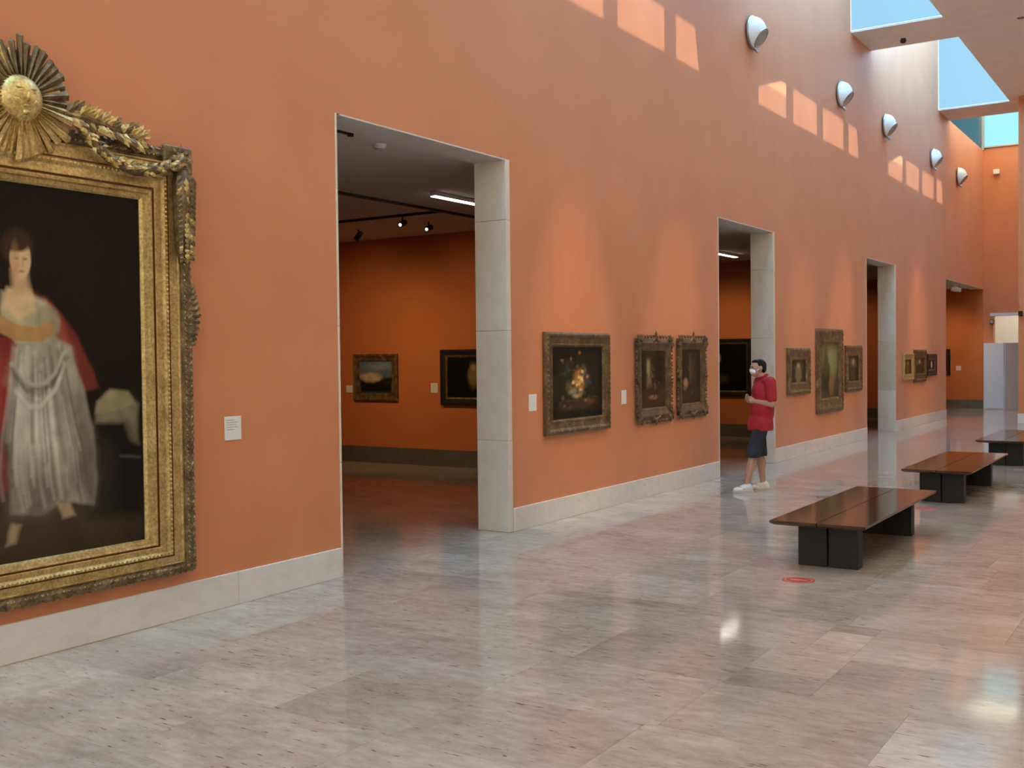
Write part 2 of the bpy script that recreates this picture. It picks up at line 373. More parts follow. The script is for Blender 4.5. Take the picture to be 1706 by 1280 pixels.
def slab_mat():
    M = M_SLAB; p = M.node_tree.nodes['Principled BSDF']; src = p.inputs['Base Color'].links[0].from_socket
    g = N(M, 'ShaderNodeNewGeometry'); bt = N(M, 'ShaderNodeTexBrick')
    for k, v in (('Scale', 1), ('Brick Width', 1.05), ('Row Height', .78), ('Mortar Size', .002)): bt.inputs[k].default_value = v
    bt.inputs['Color1'].default_value = (1.03, 1.03, 1.02, 1); bt.inputs['Color2'].default_value = (.93, .925, .92, 1); bt.inputs['Mortar'].default_value = (.6, .55, .5, 1)
    L(M, g.outputs['Position'], bt.inputs['Vector']); setc(M, mix(M, src, bt.outputs['Color'], 1.0, 'MULTIPLY'))
slab_mat()
fs = MB()
fs.box(WX, 2.2, -6, TY[0], -.02, 0); fs.box(WX, 2.2, TY[-1], 36.0, -.02, 0)
fs.box(-13, WX-.0005, 5.6, 39.5, -.02, -.0005); fs.box(WX, -3, 36.0, 39.5, -.02, 0)
fo = fs.build('floor_slab', M_SLAB, fl); fo['kind'] = 'stuff'

# bright room beyond the end doorway, and the two temporary partitions before it
w = MB(); w.box(-7, -3, 39.2, 39.5, 0, 4); w.box(-7.2, -7, 36.3, 39.5, 0, 4); w.box(-3, -2.8, 36.3, 39.5, 0, 4); w.box(-7.2, -2.8, 36.3, 39.5, 4, 4.2)
struct('wall_lobby', w, M_CREAM)
ld = bpy.data.lights.new('lobby_lamp', 'AREA'); ld.energy = 42; ld.size = 1.6; ld.color = (1, .98, .94)
lo = bpy.data.objects.new('lobby_lamp', ld); COL.objects.link(lo); lo.location = (-5, 37.6, 3.9)
def partition(name, label, p, q, h, m):
    p, q = Vector(p), Vector(q); d = q-p; t = thing(name, label, 'partition', (p.x, p.y, 0), math.atan2(d.y, d.x)); n = d.length
    MB().cbox(0, n, -.03, .03, .03, h, .006).build('board', m, t)
    MB().box(0, .03, -.036, .036, .0, h+.005).build('edge_post', M_PANELW, t); MB().box(n-.03, n, -.036, .036, 0, h+.005).build('edge_post', M_PANELW, t)
    MB().box(.03, n-.03, -.033, .033, 0, .03).build('foot_rail', M_PANELP, t)
partition('partition_panel', 'bluish white partition panel at the far end doorway', (-5.79, 35.72), (-5.22, 35.72), 2.03, M_PANELW)
partition('partition_panel', 'greyish pink partition panel beside the bluish white one', (-5.19, 35.70), (-4.60, 35.35), 2.03, M_PANELP)

# ------------------------------------------------------------------ painter for canvases (flat pictures, colour per vertex)
def s2l(c): return tuple((x/255/12.92 if x/255 <= .04045 else ((x/255+.055)/1.055)**2.4) for x in c)
def fbm(nx, ny, cells, octs=4, ax=1.0):
    out = np.zeros((ny, nx)); amp = 1; tot = 0
    for o in range(octs):
        cx, cy = max(2, int(cells*2**o)), max(2, int(cells*2**o*ax)); g = rng.random((cy+2, cx+2))
        X = np.linspace(0, cx, nx); Y = np.linspace(0, cy, ny); xi = X.astype(int); yi = Y.astype(int); fx = X-xi; fy = (Y-yi)[:, None]
        fx = fx*fx*(3-2*fx); fy = fy*fy*(3-2*fy)
        a = g[yi][:, xi]*(1-fx)+g[yi][:, xi+1]*fx; b_ = g[yi+1][:, xi]*(1-fx)+g[yi+1][:, xi+1]*fx
        out += amp*(a*(1-fy)+b_*fy); tot += amp; amp *= .5
    return out/tot-.5
class Canvas:
    # u in 0..1 left to right, v in 0..1 top to bottom
    def __init__(s, w, h, nx, ny, base, var=.2):
        s.w, s.h, s.nx, s.ny = w, h, nx, ny; s.asp = w/h
        s.u, s.v = np.meshgrid(np.linspace(0, 1, nx), np.linspace(0, 1, ny)); s.wob = fbm(nx, ny, 9, 3); s.grain = fbm(nx, ny, 30, 2)
        s.c = np.ones((ny, nx, 3))*np.array(s2l(base)); s.c *= (1+var*fbm(nx, ny, 4, 4))[..., None]*1.0
    def put(s, mask, col, var=.25, field=None):
        f = fbm(s.nx, s.ny, 7, 4) if field is None else field
        cc = np.array(s2l(col))[None, None]*(1+var*2*f)[..., None]; mk = np.clip(mask, 0, 1)[..., None]; s.c = s.c*(1-mk)+np.clip(cc, 0, 1)*mk
    def ell(s, cu, cv, ru, rv, col, soft=.15, a=1, rot=0, var=.25, wob=.3):
        x = (s.u-cu)*s.asp; y = s.v-cv; cr, sr = math.cos(rot), math.sin(rot); X = (x*cr+y*sr)/(ru*s.asp); Y = (-x*sr+y*cr)/rv
        d = np.sqrt(X*X+Y*Y)+wob*s.wob; s.put(np.clip((1-d)/soft+.5, 0, 1)*a, col, var)
    def poly(s, pts, col, soft=.006, a=1, var=.25, wob=.012, field=None):
        P = np.array(pts, float); x = s.u*s.asp+wob*s.wob*2; y = s.v+wob*s.wob; ins = np.zeros_like(x, bool); dm = np.full_like(x, 9.)
        for i in range(len(P)):
            ax, ay = P[i][0]*s.asp, P[i][1]; bx, by = P[(i+1) % len(P)][0]*s.asp, P[(i+1) % len(P)][1]
            t = np.clip(((x-ax)*(bx-ax)+(y-ay)*(by-ay))/max(1e-9, (bx-ax)**2+(by-ay)**2), 0, 1)
            dm = np.minimum(dm, np.hypot(x-ax-t*(bx-ax), y-ay-t*(by-ay)))
            cond = (ay > y) != (by > y)
            with np.errstate(divide='ignore', invalid='ignore'): xx = (bx-ax)*(y-ay)/(by-ay if by != ay else 1e-9)+ax
            ins ^= cond & (x < xx)
        d = np.where(ins, dm, -dm); s.put(np.clip(d/soft*.5+.5, 0, 1)*a, col, var, field)
    def line(s, pts, wd, col, a=1, soft=.006):
        P = np.array(pts, float); x = s.u*s.asp; y = s.v+.006*s.wob; dm = np.full_like(x, 9.)
        for (au, av), (bu, bv) in zip(P, P[1:]):
            ax, ay, bx, by = au*s.asp, av, bu*s.asp, bv; t = np.clip(((x-ax)*(bx-ax)+(y-ay)*(by-ay))/max(1e-9, (bx-ax)**2+(by-ay)**2), 0, 1)
            dm = np.minimum(dm, np.hypot(x-ax-t*(bx-ax), y-ay-t*(by-ay)))
        s.put(np.clip((wd/2-dm)/soft+.5, 0, 1)*a, col, .2)
    def build(s, parent, z0, depth, x0=None):
        # a grid in the local x-z plane facing -y
        nx, ny = s.nx, s.ny; x0 = -s.w/2 if x0 is None else x0
        X = x0+s.u*s.w; Z = z0+s.h-s.v*s.h; vs = np.stack([X, np.full_like(X, -depth), Z], -1).reshape(-1, 3)
        idx = np.arange(nx*ny).reshape(ny, nx); f = np.stack([idx[1:, :-1], idx[1:, 1:], idx[:-1, 1:], idx[:-1, :-1]], -1).reshape(-1, 4)
        me = bpy.data.meshes.new('canvas'); me.from_pydata(vs.tolist(), [], f.tolist()); at = me.color_attributes.new('Col', 'FLOAT_COLOR', 'POINT')
        col = np.concatenate([np.clip(s.c*(1+.35*s.grain)[..., None], 0, 1), np.ones((ny, nx, 1))], -1).astype(np.float32); at.data.foreach_set('color', col.ravel())
        o = link('canvas', me, M_CANVAS, parent); md = o.modifiers.new('thickness', 'SOLIDIFY'); md.thickness = .012; md.offset = -1; return o

def rect_sweep(mb, outer, inner, prof):
    # rectangles (x0,x1,z0,z1); prof = [(t 0..1 from outer to inner, depth)]
    n = len(prof); vs = []
    for t, d in prof:
        x0, x1, z0, z1 = [o+(i-o)*t for o, i in zip(outer, inner)]
        vs += [(x0, -d, z0), (x1, -d, z0), (x1, -d, z1), (x0, -d, z1)]
    fs = [(j*4+k, j*4+(k+1) % 4, (j+1)*4+(k+1) % 4, (j+1)*4+k) for j in range(n-1) for k in range(4)]
    return mb.add(vs, fs)

# ------------------------------------------------------------------ the big portrait in its carved gilt frame
P0Y = 3.69
pt = thing('gilt_framed_portrait', 'huge full-length portrait in a carved gilt frame crowned by a sun', 'painting', (WX+.004, P0Y, 0), PI/2)
OUT = (-1.25, 1.25, .33, 3.16); INN = (-.86, .86, .59, 2.80)
def lerp_rect(t): return [o+(i-o)*t for o, i in zip(OUT, INN)]
rect_sweep(MB(), OUT, INN, [(0, 0), (0, .055), (.05, .07), (.15, .07), (.20, .055), (.24, .05)]).build('outer_moulding', M_BRONZE, pt)
rect_sweep(MB(), OUT, INN, [(.24, .05), (.25, .062), (.28, .066), (.30, .06), (.46, .066), (.475, .066)]).build('flat_moulding', M_GOLD, pt)
rect_sweep(MB(), OUT, INN, [(.475, .066), (.48, .058), (.50, .058), (.505, .066)]).build('red_line', M_REDLINE, pt)
rect_sweep(MB(), OUT, INN, [(.505, .066), (.53, .078), (.58, .080), (.61, .070), (.63, .066), (.76, .072), (.775, .07)]).build('ribbed_moulding', M_GOLD, pt)
rect_sweep(MB(), OUT, INN, [(.775, .07), (.78, .055), (.81, .055), (.815, .07)]).build('red_line', M_REDLINE, pt)
rect_sweep(MB(), OUT, INN, [(.815, .07), (.84, .076), (.88, .072), (.90, .05), (.96, .045), (1, .03), (1, .012)]).build('inner_slip', M_GOLD, pt)
def along(rc, step, skip=None):
    x0, x1, z0, z1 = rc; out = []
    for (ax, az), (bx, bz) in (((x0, z0), (x1, z0)), ((x1, z0), (x1, z1)), ((x1, z1), (x0, z1)), ((x0, z1), (x0, z0))):
        ln = math.hypot(bx-ax, bz-az); n = max(1, round(ln/step))
        for i in range(n): out.append((ax+(bx-ax)*(i+.5)/n, az+(bz-az)*(i+.5)/n, (bx-ax)/ln, (bz-az)/ln))
    return out
mb = MB()
for x, z, dx, dz in along(lerp_rect(.10), .052):   # carved leaves of the outer border
    for sgn in (-1, 1): mb.leaf((x-dx*.02, -.066, z-dz*.02), (dx*.8+sgn*dz*.75, 0, dz*.8-sgn*dx*.75), (0, -1, 0), .05, .024, .018)
tag(mb.build('carved_border', M_BRONZE, pt), kind='stuff')
mb = MB()
for x, z, dx, dz in along(lerp_rect(.02), .05): mb.ball((x, -.05, z), (.016, .02, .016), 1)
tag(mb.build('edge_beading', M_BRONZE, pt), kind='stuff')
mb = MB()
for x, z, dx, dz in along(lerp_rect(.555), .030): mb.ball((x, -.082, z), (.0095, .009, .0095), 1)
tag(mb.build('bead_row', M_GOLDHI, pt), kind='stuff')
mb = MB()
for x, z, dx, dz in along(lerp_rect(.155), .036): mb.ball((x, -.066, z), .007, 1)
tag(mb.build('pearl_row', M_GOLDHI, pt), kind='stuff')
# crown: sun boss and rays
SZ = 3.275
sb = MB().lathe([(0, .075), (.05, .070), (.095, .052), (.125, .026), (.138, 0), (.138, -.03)][::-1], Matrix.Translation((0, -.10, SZ)) @ Matrix.Rotation(PI/2, 4, 'X') @ Matrix.Diagonal((1, 1.02, 1, 1)), 28).build('sun_boss', M_GOLDHI, pt, True)
fm = MB()      # the face carved on the boss
for sx in (-1, 1): fm.ball((sx*.042, -.162, SZ+.03), (.02, .012, .009), 1); fm.ball((sx*.042, -.166, SZ+.05), (.028, .01, .006), 1); fm.ball((sx*.05, -.155, SZ-.025), (.028, .018, .026), 1)
fm.ball((0, -.178, SZ+.0), (.012, .016, .035), 1); fm.ball((0, -.17, SZ-.052), (.03, .011, .009), 1); fm.ball((0, -.158, SZ-.085), (.03, .015, .018), 1)
fm.build('sun_face', M_GOLDHI, sb, True)
MB().lathe([(.0, 0), (.29, 0), (.29, .015), (.2, .03), (0, .04)], Matrix.Translation((0, -.05, SZ)) @ Matrix.Rotation(PI/2, 4, 'X'), 28).build('sun_backing', M_BRONZE, pt)
NR = 76
for k in range(NR):
    a = 2*PI*(k+random.uniform(-.2, .2))/NR; ln = (.235 if k % 2 else .195)*random.uniform(.9, 1.1)
    if math.sin(a) > .2: ln *= 1.02
    d = Vector((math.cos(a), 0, math.sin(a))); wv = Vector((-d.z, 0, d.x)); b = Vector((0, -.085-.02*(k % 2), SZ))+d*.115; e = b+d*ln+Vector((0, random.uniform(-.01, .04), 0))
    wb, we, th = .009, .025*random.uniform(.8, 1.25), .019
    v = [b-wv*wb, b+wv*wb, b+Vector((0, -th, 0)), e-d*.012-wv*we, e-d*.012+wv*we, e-d*.02+Vector((0, -th, 0)), e, b+Vector((0, .02, 0)), e-d*.03+Vector((0, .02, 0))]
    up = math.sin(a) > .05
    MB().add(v, [(0, 2, 5, 3), (2, 1, 4, 5), (3, 5, 6), (5, 4, 6), (0, 3, 8, 7), (1, 7, 8, 4), (3, 6, 8), (4, 8, 6), (0, 7, 2), (1, 2, 7)]).build('sun_ray', M_BRONZE if up and k % 4 else (M_GOLD if k % 2 else M_GOLDHI), pt)
# laurel branches, garlands and leaf drops on both sides
for sx in (-1, 1):
    pts = [(sx*.28, -.09, 3.24), (sx*.42, -.10, 3.235), (sx*.56, -.10, 3.21), (sx*.70, -.09, 3.19), (sx*.82, -.08, 3.17)]
    br = MB().tube(pts, [.02, .026, .026, .02, .01], 7).build('laurel_branch', M_BRONZE, pt)
    for k in range(44):
        t = k/43*3.999; i = int(t); p = Vector(pts[i]).lerp(Vector(pts[i+1]), t-i); sg = 1 if k % 2 else -1
        d = Vector((sx*random.uniform(.5, 1), -random.uniform(.1, .5), sg*random.uniform(.35, 1)))
        MB().leaf(p, d, (0, -1, .2*sg), random.uniform(.09, .14), .055, .018).build('laurel_leaf', random.choice([M_BRONZE, M_BRONZE, M_GOLD, M_GOLDHI]), br)
    g = [(sx*.36, -.10, 3.20), (sx*.46, -.12, 3.09), (sx*.60, -.125, 3.00), (sx*.76, -.125, 2.965), (sx*.92, -.12, 2.985), (sx*1.06, -.11, 3.03), (sx*1.14, -.10, 3.08)]
    ga = MB().tube(g, [.016, .028, .036, .036, .032, .028, .02], 8).build('garland', M_BRONZE, pt, True)
    for k in range(72):
        t = k/71*5.999; i = int(t); p = Vector(g[i]).lerp(Vector(g[i+1]), t-i); dr = (Vector(g[i+1])-Vector(g[i])).normalized(); a = random.uniform(-1.5, 1.5)
        nrm = Vector((0, -math.cos(a), math.sin(a))); p += nrm*.024
        MB().leaf(p, dr*.9+nrm*.5, nrm, random.uniform(.05, .075), .034, .012).build('garland_leaf', random.choice([M_BRONZE, M_GOLD, M_GOLDHI]), ga)
    MB().cbox(sx*1.145-.12, sx*1.145+.12, -.085, -.05, 3.0, 3.185, .012).build('corner_block', M_BRONZE, pt)
    cr = MB().lathe([(0, .03), (.03, .026), (.05, .01), (.055, 0)][::-1], Matrix.Translation((sx*1.145, -.088, 3.09)) @ Matrix.Rotation(PI/2, 4, 'X'), 12).build('corner_rosette', M_BRONZE, pt, True)
    for k in range(8):
        a = k*PI/4; MB().leaf((sx*1.145+.03*math.cos(a), -.095, 3.09+.03*math.sin(a)), (math.cos(a), -.2, math.sin(a)), (0, -1, 0), .075, .04, .012).build('rosette_leaf', M_BRONZE, cr)
    dp = MB().tube([(sx*1.15, -.085, 3.02), (sx*1.15, -.095, 2.8), (sx*1.15, -.09, 2.6), (sx*1.15, -.075, 2.40)], [.05, .06, .05, .012], 8).build('leaf_drop', M_BRONZE, pt, True)
    for k in range(48):
        z = 3.0-k/47*.56; s2 = (1, -1, .15)[k % 3]
        MB().leaf((sx*1.15+s2*.025, -.135, z), (s2*.62, -.1, -.75), (0, -1, 0), .10-(k/47)*.04, .046, .018).build('drop_leaf', random.choice([M_BRONZE, M_BRONZE, M_GOLD]), dp)
for sx in (-1, 1):
    c = MB()
    for q in range(-5, 6): c.leaf((sx*1.235, -.06, 2.06+q*.035), (sx*.8, -.1, q*.14), (0, -1, 0), .095-.009*abs(q), .05, .02)
    c.build('side_ornament', M_BRONZE, pt)
# the painted picture
C = Canvas(1.72, 2.21, 300, 384, (22, 17, 14), .5)
C.ell(.5, .95, .6, .14, (62, 50, 36), .9, .85); C.ell(.72, .3, .4, .35, (30, 23, 19), .9, .7); C.ell(.15, .25, .25, .35, (34, 28, 22), .9, .7)
C.poly([(.80, .60), (.86, .565), (.93, .565), (.985, .60), (.985, .72), (.94, .71), (.92, .655), (.80, .65)], (112, 102, 80), .007)           # pale block
C.poly([(.80, .585), (.86, .552), (.94, .56), (.97, .60), (.90, .615), (.80, .62)], (140, 128, 98), .006)
C.poly([(.78, .66), (.93, .655), (.99, .74), (.99, .92), (.76, .92)], (20, 16, 14), .02)
C.line([(.90, .748), (.985, .755)], .008, (90, 88, 80), .6)
C.poly([(.54, .275), (.63, .31), (.73, .40), (.79, .50), (.81, .545), (.74, .555), (.67, .47), (.58, .36)], (108, 44, 36), .006)                 # red mantle behind
C.poly([(.60, .30), (.67, .36), (.70, .43), (.66, .42), (.58, .34)], (150, 74, 58), .012, .8)
C.poly([(.30, .40), (.50, .40), (.50, .56), (.44, .66), (.47, .80), (.40, .86), (.30, .84), (.24, .60)], (118, 44, 38), .008)
C.poly([(.36, .44), (.43, .46), (.42, .60), (.36, .72)], (156, 76, 62), .02, .7)
gown = [(.50, .405), (.62, .395), (.70, .43), (.745, .55), (.79, .66), (.80, .80), (.78, .875), (.66, .86), (.58, .885), (.47, .875), (.455, .70), (.47, .52)]
C.poly(gown, (142, 136, 118), .006, 1, .7)
C.poly([(.47, .70), (.60, .74), (.66, .86), (.58, .885), (.47, .875)], (100, 93, 80), .03, .75)
C.poly([(.72, .60), (.79, .66), (.80, .80), (.78, .875), (.70, .80)], (92, 86, 74), .02, .8)
C.poly([(.50, .43), (.62, .41), (.60, .50), (.52, .55), (.47, .52)], (168, 162, 142), .03, .6); C.poly([(.52, .56), (.66, .55), (.66, .66), (.56, .74), (.49, .68)], (176, 172, 156), .05, .7, .6)
C.poly([(.64, .43), (.70, .44), (.73, .56), (.68, .62), (.655, .52)], (158, 152, 134), .02, .6)
for k in range(58):     # satin folds fanning from the waist to the hem
    q = rng.uniform(0, 1); lo = rng.uniform(.0, .35); hi = rng.uniform(.55, 1); pts = []
    for t in np.linspace(lo, hi, 9):
        v = .42+t*.45; l = .475-.02*t+.01*math.sin(t*5); rr_ = .665+.13*min(1, t*1.5); pts.append((l+(rr_-l)*(q-.22*t*(1-t)*2.2-.05*t+.03), v))
    lt = rng.random() < .5; C.line(pts, rng.uniform(.003, .011), (204, 200, 184) if lt else (74, 66, 54), rng.uniform(.2, .5), rng.uniform(.006, .014))
for k in range(12):     # folds of the swag across the hip
    a = rng.uniform(0, 1); C.line([(.475+.02*a, .47+.10*a), (.52+.02*a, .52+.09*a), (.58, .535+.075*a), (.64, .50+.06*a), (.675, .445+.04*a)], rng.uniform(.004, .011), (200, 196, 178) if k % 2 else (82, 74, 60), .45, .010)
C.poly([(.46, .74), (.60, .78), (.80, .76), (.79, .88), (.46, .88)], (84, 76, 64), .10, .5)
C.line([(.48, .49), (.53, .55), (.62, .54), (.69, .46)], .008, (80, 72, 60), .5, .012)
C.poly([(.44, .285), (.53, .285), (.61, .31), (.655, .36), (.62, .42), (.49, .42), (.44, .37)], (168, 156, 126), .007)                       # bodice and sleeve
C.ell(.615, .365, .045, .045, (138, 132, 108), .4, .9); C.poly([(.46, .275), (.55, .28), (.56, .33), (.50, .36), (.45, .33)], (205, 176, 134), .007)
C.line([(.42, .365), (.50, .395), (.58, .40), (.61, .385)], .042, (172, 134, 84), 1, .006)
C.poly([(.485, .23), (.545, .23), (.55, .29), (.48, .29)], (192, 158, 120), .01)
C.ell(.505, .168, .060, .050, (54, 38, 26), .3); C.ell(.517, .200, .040, .052, (208, 174, 136), .18, var=.1)
C.ell(.50, .160, .052, .022, (58, 40, 27), .4); C.ell(.502, .199, .008, .004, (120, 86, 64), .9, .8); C.ell(.533, .199, .008, .004, (120, 86, 64), .9, .8); C.ell(.52, .232, .010, .004, (170, 104, 86), .9, .8); C.ell(.497, .205, .016, .045, (170, 134, 98), .8, .5); C.line([(.523, .197), (.525, .216)], .005, (176, 138, 104), .7)
C.poly([(.64, .86), (.69, .86), (.71, .90), (.66, .905)], (150, 128, 98), .006); C.poly([(.47, .90), (.50, .905), (.475, .95), (.44, .955)], (140, 118, 92), .006)
C.build(pt, .59, .022)

# ------------------------------------------------------------------ smaller pictures
def picture(name, label, yc, z0, z1, wo, fw, style, m, paint, loc=None, rz=PI/2, group=None, depth=.05):
    # wo = outer width, fw = frame width
    t = thing(name, label, 'painting', loc or (WX+.004, yc, z0), rz, group); h = z1-z0; o = (-wo/2, wo/2, 0, h); i = (-wo/2+fw, wo/2-fw, fw, h-fw)
    if style == 'plain': pr = [(0, 0), (0, depth*.7), (.12, depth), (.3, depth), (.4, depth*.8), (.75, depth*.6), (.8, depth*.72), (.9, depth*.7), (.93, depth*.4), (1, depth*.3), (1, .006)]
    elif style == 'black': pr = [(0, 0), (0, depth), (.25, depth), (.32, depth*.75), (.7, depth*.6), (.72, depth*.6)]
    else: pr = [(0, 0), (0, depth*.5), (.15, depth*.8), (.35, depth), (.6, depth*.7), (.8, depth*.45), (.83, depth*.55), (1, depth*.3), (1, .006)]
    rect_sweep(MB(), o, i, pr).build('frame', m, t)
    if style == 'black': rect_sweep(MB(), o, i, [(.72, depth*.6), (.78, depth*.7), (.95, depth*.5), (1, depth*.3), (1, .006)]).build('gilt_slip', M_DKFRAME, t)
    if style == 'rococo':
        for sx in (0, 1):
            for sz in (0, 1):
                c = MB(); cx, cz = (o[0]+fw*.35 if sx == 0 else o[1]-fw*.35), (fw*.35 if sz == 0 else h-fw*.35); ax, az = (-1 if sx == 0 else 1), (-1 if sz == 0 else 1)
                for k in range(-3, 4):
                    a = math.atan2(az, ax)+k*.5; c.leaf((cx, -depth*.8, cz), (math.cos(a), -.1, math.sin(a)), (0, -1, 0), fw*(.62 if k % 2 else .78), fw*.5, .025)
                c.build('corner_ornament', m, t)
        for nm, zc, sg, k in (('crest', h, 1, 1.0), ('foot_ornament', 0, -1, .8)):
            c = MB()
            for q in range(-4, 5):
                a = sg*PI/2+q*.33; c.leaf((q*fw*.16, -depth*.7, zc-sg*fw*.25), (math.cos(a), -.1, math.sin(a)), (0, -1, 0), fw*k*(1.0 if q == 0 else .75-.09*abs(q)), fw*.5, .026)
            c.build(nm, m, t)
        for sx in (-1, 1):
            c = MB()
            for q in range(-3, 4):
                a = (0 if sx > 0 else PI)+q*.4; c.leaf((sx*(wo/2-fw*.3), -depth*.7, h/2+q*fw*.22), (math.cos(a), -.1, math.sin(a)), (0, -1, 0), fw*(.6-.06*abs(q)), fw*.42, .022)
            c.build('side_ornament', m, t)
        e = MB()
        for x, z, dx, dz in along((o[0], o[1], 0, h), fw*.62):
            for q in (-1, 1): e.leaf((x, -depth*.55, z), (dx*q*.7+dz, 0, dz*q*.7-dx), (0, -1, 0), fw*.42, fw*.24, .014)
        tag(e.build('scalloped_edge', m, t), kind='stuff')
    elif style == 'plain':
        e = MB()
        for x, z, dx, dz in along(tuple(p+(q-p)*.22 for p, q in zip(o, i)), max(.04, fw*.35)): e.leaf((x-dx*fw*.15, -depth, z-dz*fw*.15), (dx, 0, dz), (0, -1, 0), fw*.34, fw*.2, .012)
        tag(e.build('carved_border', m, t), kind='stuff')
    cw, ch = wo-2*fw, h-2*fw; C = Canvas(cw, ch, 84, min(130, int(84*ch/cw)), paint[0], .5)
    for fn, a in paint[1:]:
        if fn == 'dabs':     # scattered small brush dabs: n, (u, v), spread, colours
            for _ in range(a[0]):
                q = rng.normal(0, 1, 2); cc = a[3][rng.integers(len(a[3]))]; C.ell(a[1][0]+q[0]*a[2][0], a[1][1]+q[1]*a[2][1], rng.uniform(.012, .035), rng.uniform(.012, .03), cc, .6, .75)
        else: getattr(C, fn)(*a)
    C.build(t, fw, .012)
    return t
dark = (26, 24, 20)
picture('still_life_painting', 'dark flower still life with pale centre blooms, broad frame right of the tall doorway', 10.335, .92, 2.016, 1.44, .16, 'plain', M_DKFRAME,
    [dark, ('ell', (.5, .55, .42, .35, (40, 40, 30), .8)), ('poly', ([(.12, .78), (.9, .72), (.92, .84), (.14, .90)], (62, 44, 30), .03)), ('ell', (.55, .45, .13, .14, (150, 104, 50), .6)), ('ell', (.56, .46, .07, .08, (214, 168, 96), .5)), ('ell', (.56, .36, .05, .05, (160, 96, 60), .5)), ('ell', (.40, .62, .09, .05, (130, 126, 100), .7)),
     ('ell', (.47, .69, .08, .03, (168, 150, 110), .6)), ('ell', (.56, .62, .05, .08, (150, 120, 60), .7)), ('ell', (.68, .45, .07, .10, (62, 66, 66), .9)), ('ell', (.30, .30, .04, .10, (52, 52, 46), .9)), ('ell', (.62, .30, .05, .06, (86, 76, 60), .8)), ('ell', (.32, .55, .06, .07, (84, 74, 46), .8)), ('line', ([(.5, .1), (.52, .35)], .02, (58, 56, 54), .6)), ('ell', (.75, .78, .08, .03, (96, 66, 50), .8)), ('dabs', (46, (.5, .5), (.17, .15), [(70, 66, 48), (96, 78, 52), (58, 62, 50), (120, 90, 60), (150, 110, 70), (70, 74, 78)])), ('dabs', (16, (.55, .45), (.05, .07), [(226, 190, 120), (200, 130, 70), (236, 206, 150)])), ('line', ([(.13, .77), (.9, .72)], .012, (96, 70, 46), .8))])
inter1 = [(52, 42, 30), ('poly', ([(0, .72), (1, .66), (1, 1), (0, 1)], (70, 44, 28), .05)), ('poly', ([(.2, .2), (.35, .15), (.4, .6), (.22, .62)], (122, 104, 76), .06)), ('ell', (.28, .3, .06, .15, (150, 130, 96), .5)), ('poly', ([(.55, .1), (.9, .1), (.9, .6), (.6, .55)], (34, 30, 22), .06)), ('ell', (.5, .82, .2, .04, (130, 98, 70), .6)), ('dabs', (30, (.5, .6), (.25, .2), [(80, 64, 44), (110, 90, 62), (44, 36, 26), (140, 112, 80)])), ('line', ([(.55, .05), (.56, .7)], .015, (92, 78, 56), .7)), ('line', ([(.2, .1), (.2, .72)], .02, (84, 72, 52), .7))]
inter2 = [(46, 38, 28), ('poly', ([(0, .75), (1, .70), (1, 1), (0, 1)], (62, 42, 28), .05)), ('poly', ([(.4, .1), (.5, .1), (.5, .6), (.42, .6)], (96, 84, 62), .05)), ('ell', (.2, .62, .12, .09, (150, 112, 90), .6)), ('ell', (.62, .4, .1, .25, (64, 56, 42), .7)), ('ell', (.15, .72, .10, .04, (128, 90, 70), .6)), ('dabs', (30, (.5, .55), (.25, .2), [(74, 60, 44), (98, 80, 56), (40, 34, 26), (120, 84, 64)])), ('line', ([(.75, .05), (.74, .7)], .02, (82, 72, 54), .7))]
picture('interior_painting', 'dark interior scene in a rococo gilt frame, left one of the close pair', 12.27, .955, 1.965, .98, .15, 'rococo', M_DKFRAME, inter1)
picture('interior_painting', 'dark interior scene in a rococo gilt frame, right one of the close pair', 13.44, .965, 1.975, .90, .15, 'rococo', M_DKFRAME, inter2)
fig = lambda c: [(52, 46, 34), ('ell', (.5, .3, .3, .25, (96, 86, 64), .7)), ('ell', (.5, .65, .22, .4, c, .5)), ('ell', (.5, .25, .10, .12, (170, 140, 104), .5))]
picture('small_portrait', 'small gilt framed portrait, left of the tall green one beyond the man in red', 17.955, 1.07, 1.86, 1.18, .21, 'plain', M_BRONZE, fig((126, 112, 86)))
picture('tall_painting', 'tall narrow greenish painting in a gilt frame, middle of three', 19.745, .685, 2.21, 1.62, .27, 'plain', M_BRONZE,
    [(70, 66, 40), ('poly', ([(0, 0), (1, 0), (1, .35), (.4, .5), (0, .4)], (112, 112, 74), .2)), ('ell', (.6, .35, .3, .3, (140, 138, 96), .9)), ('ell', (.35, .65, .2, .3, (50, 46, 30), .7)), ('ell', (.6, .75, .14, .2, (122, 96, 60), .6)), ('ell', (.3, .35, .12, .25, (86, 80, 46), .8))])
picture('small_portrait', 'small dark gilt framed picture, right of the tall green one near the third doorway', 21.32, 1.02, 1.91, 1.12, .2, 'plain', M_BRONZE, fig((84, 70, 52)))
picture('small_painting', 'small brown painting, leftmost of the far trio on the long wall', 25.9, 1.12, 1.75, .98, .15, 'plain', M_GOLD, fig((120, 80, 44)))
picture('small_painting', 'larger dark painting in a silvery frame, middle of the far trio', 27.11, 1.06, 1.83, 1.26, .2, 'plain', M_DKFRAME, fig((70, 52, 44)))
picture('small_painting', 'small dark painting with a pale upright figure, rightmost of the far trio', 28.42, 1.18, 1.725, 1.02, .16, 'black', M_BLACKFRAME, [(28, 22, 20), ('ell', (.55, .5, .13, .42, (196, 188, 178), .4))])
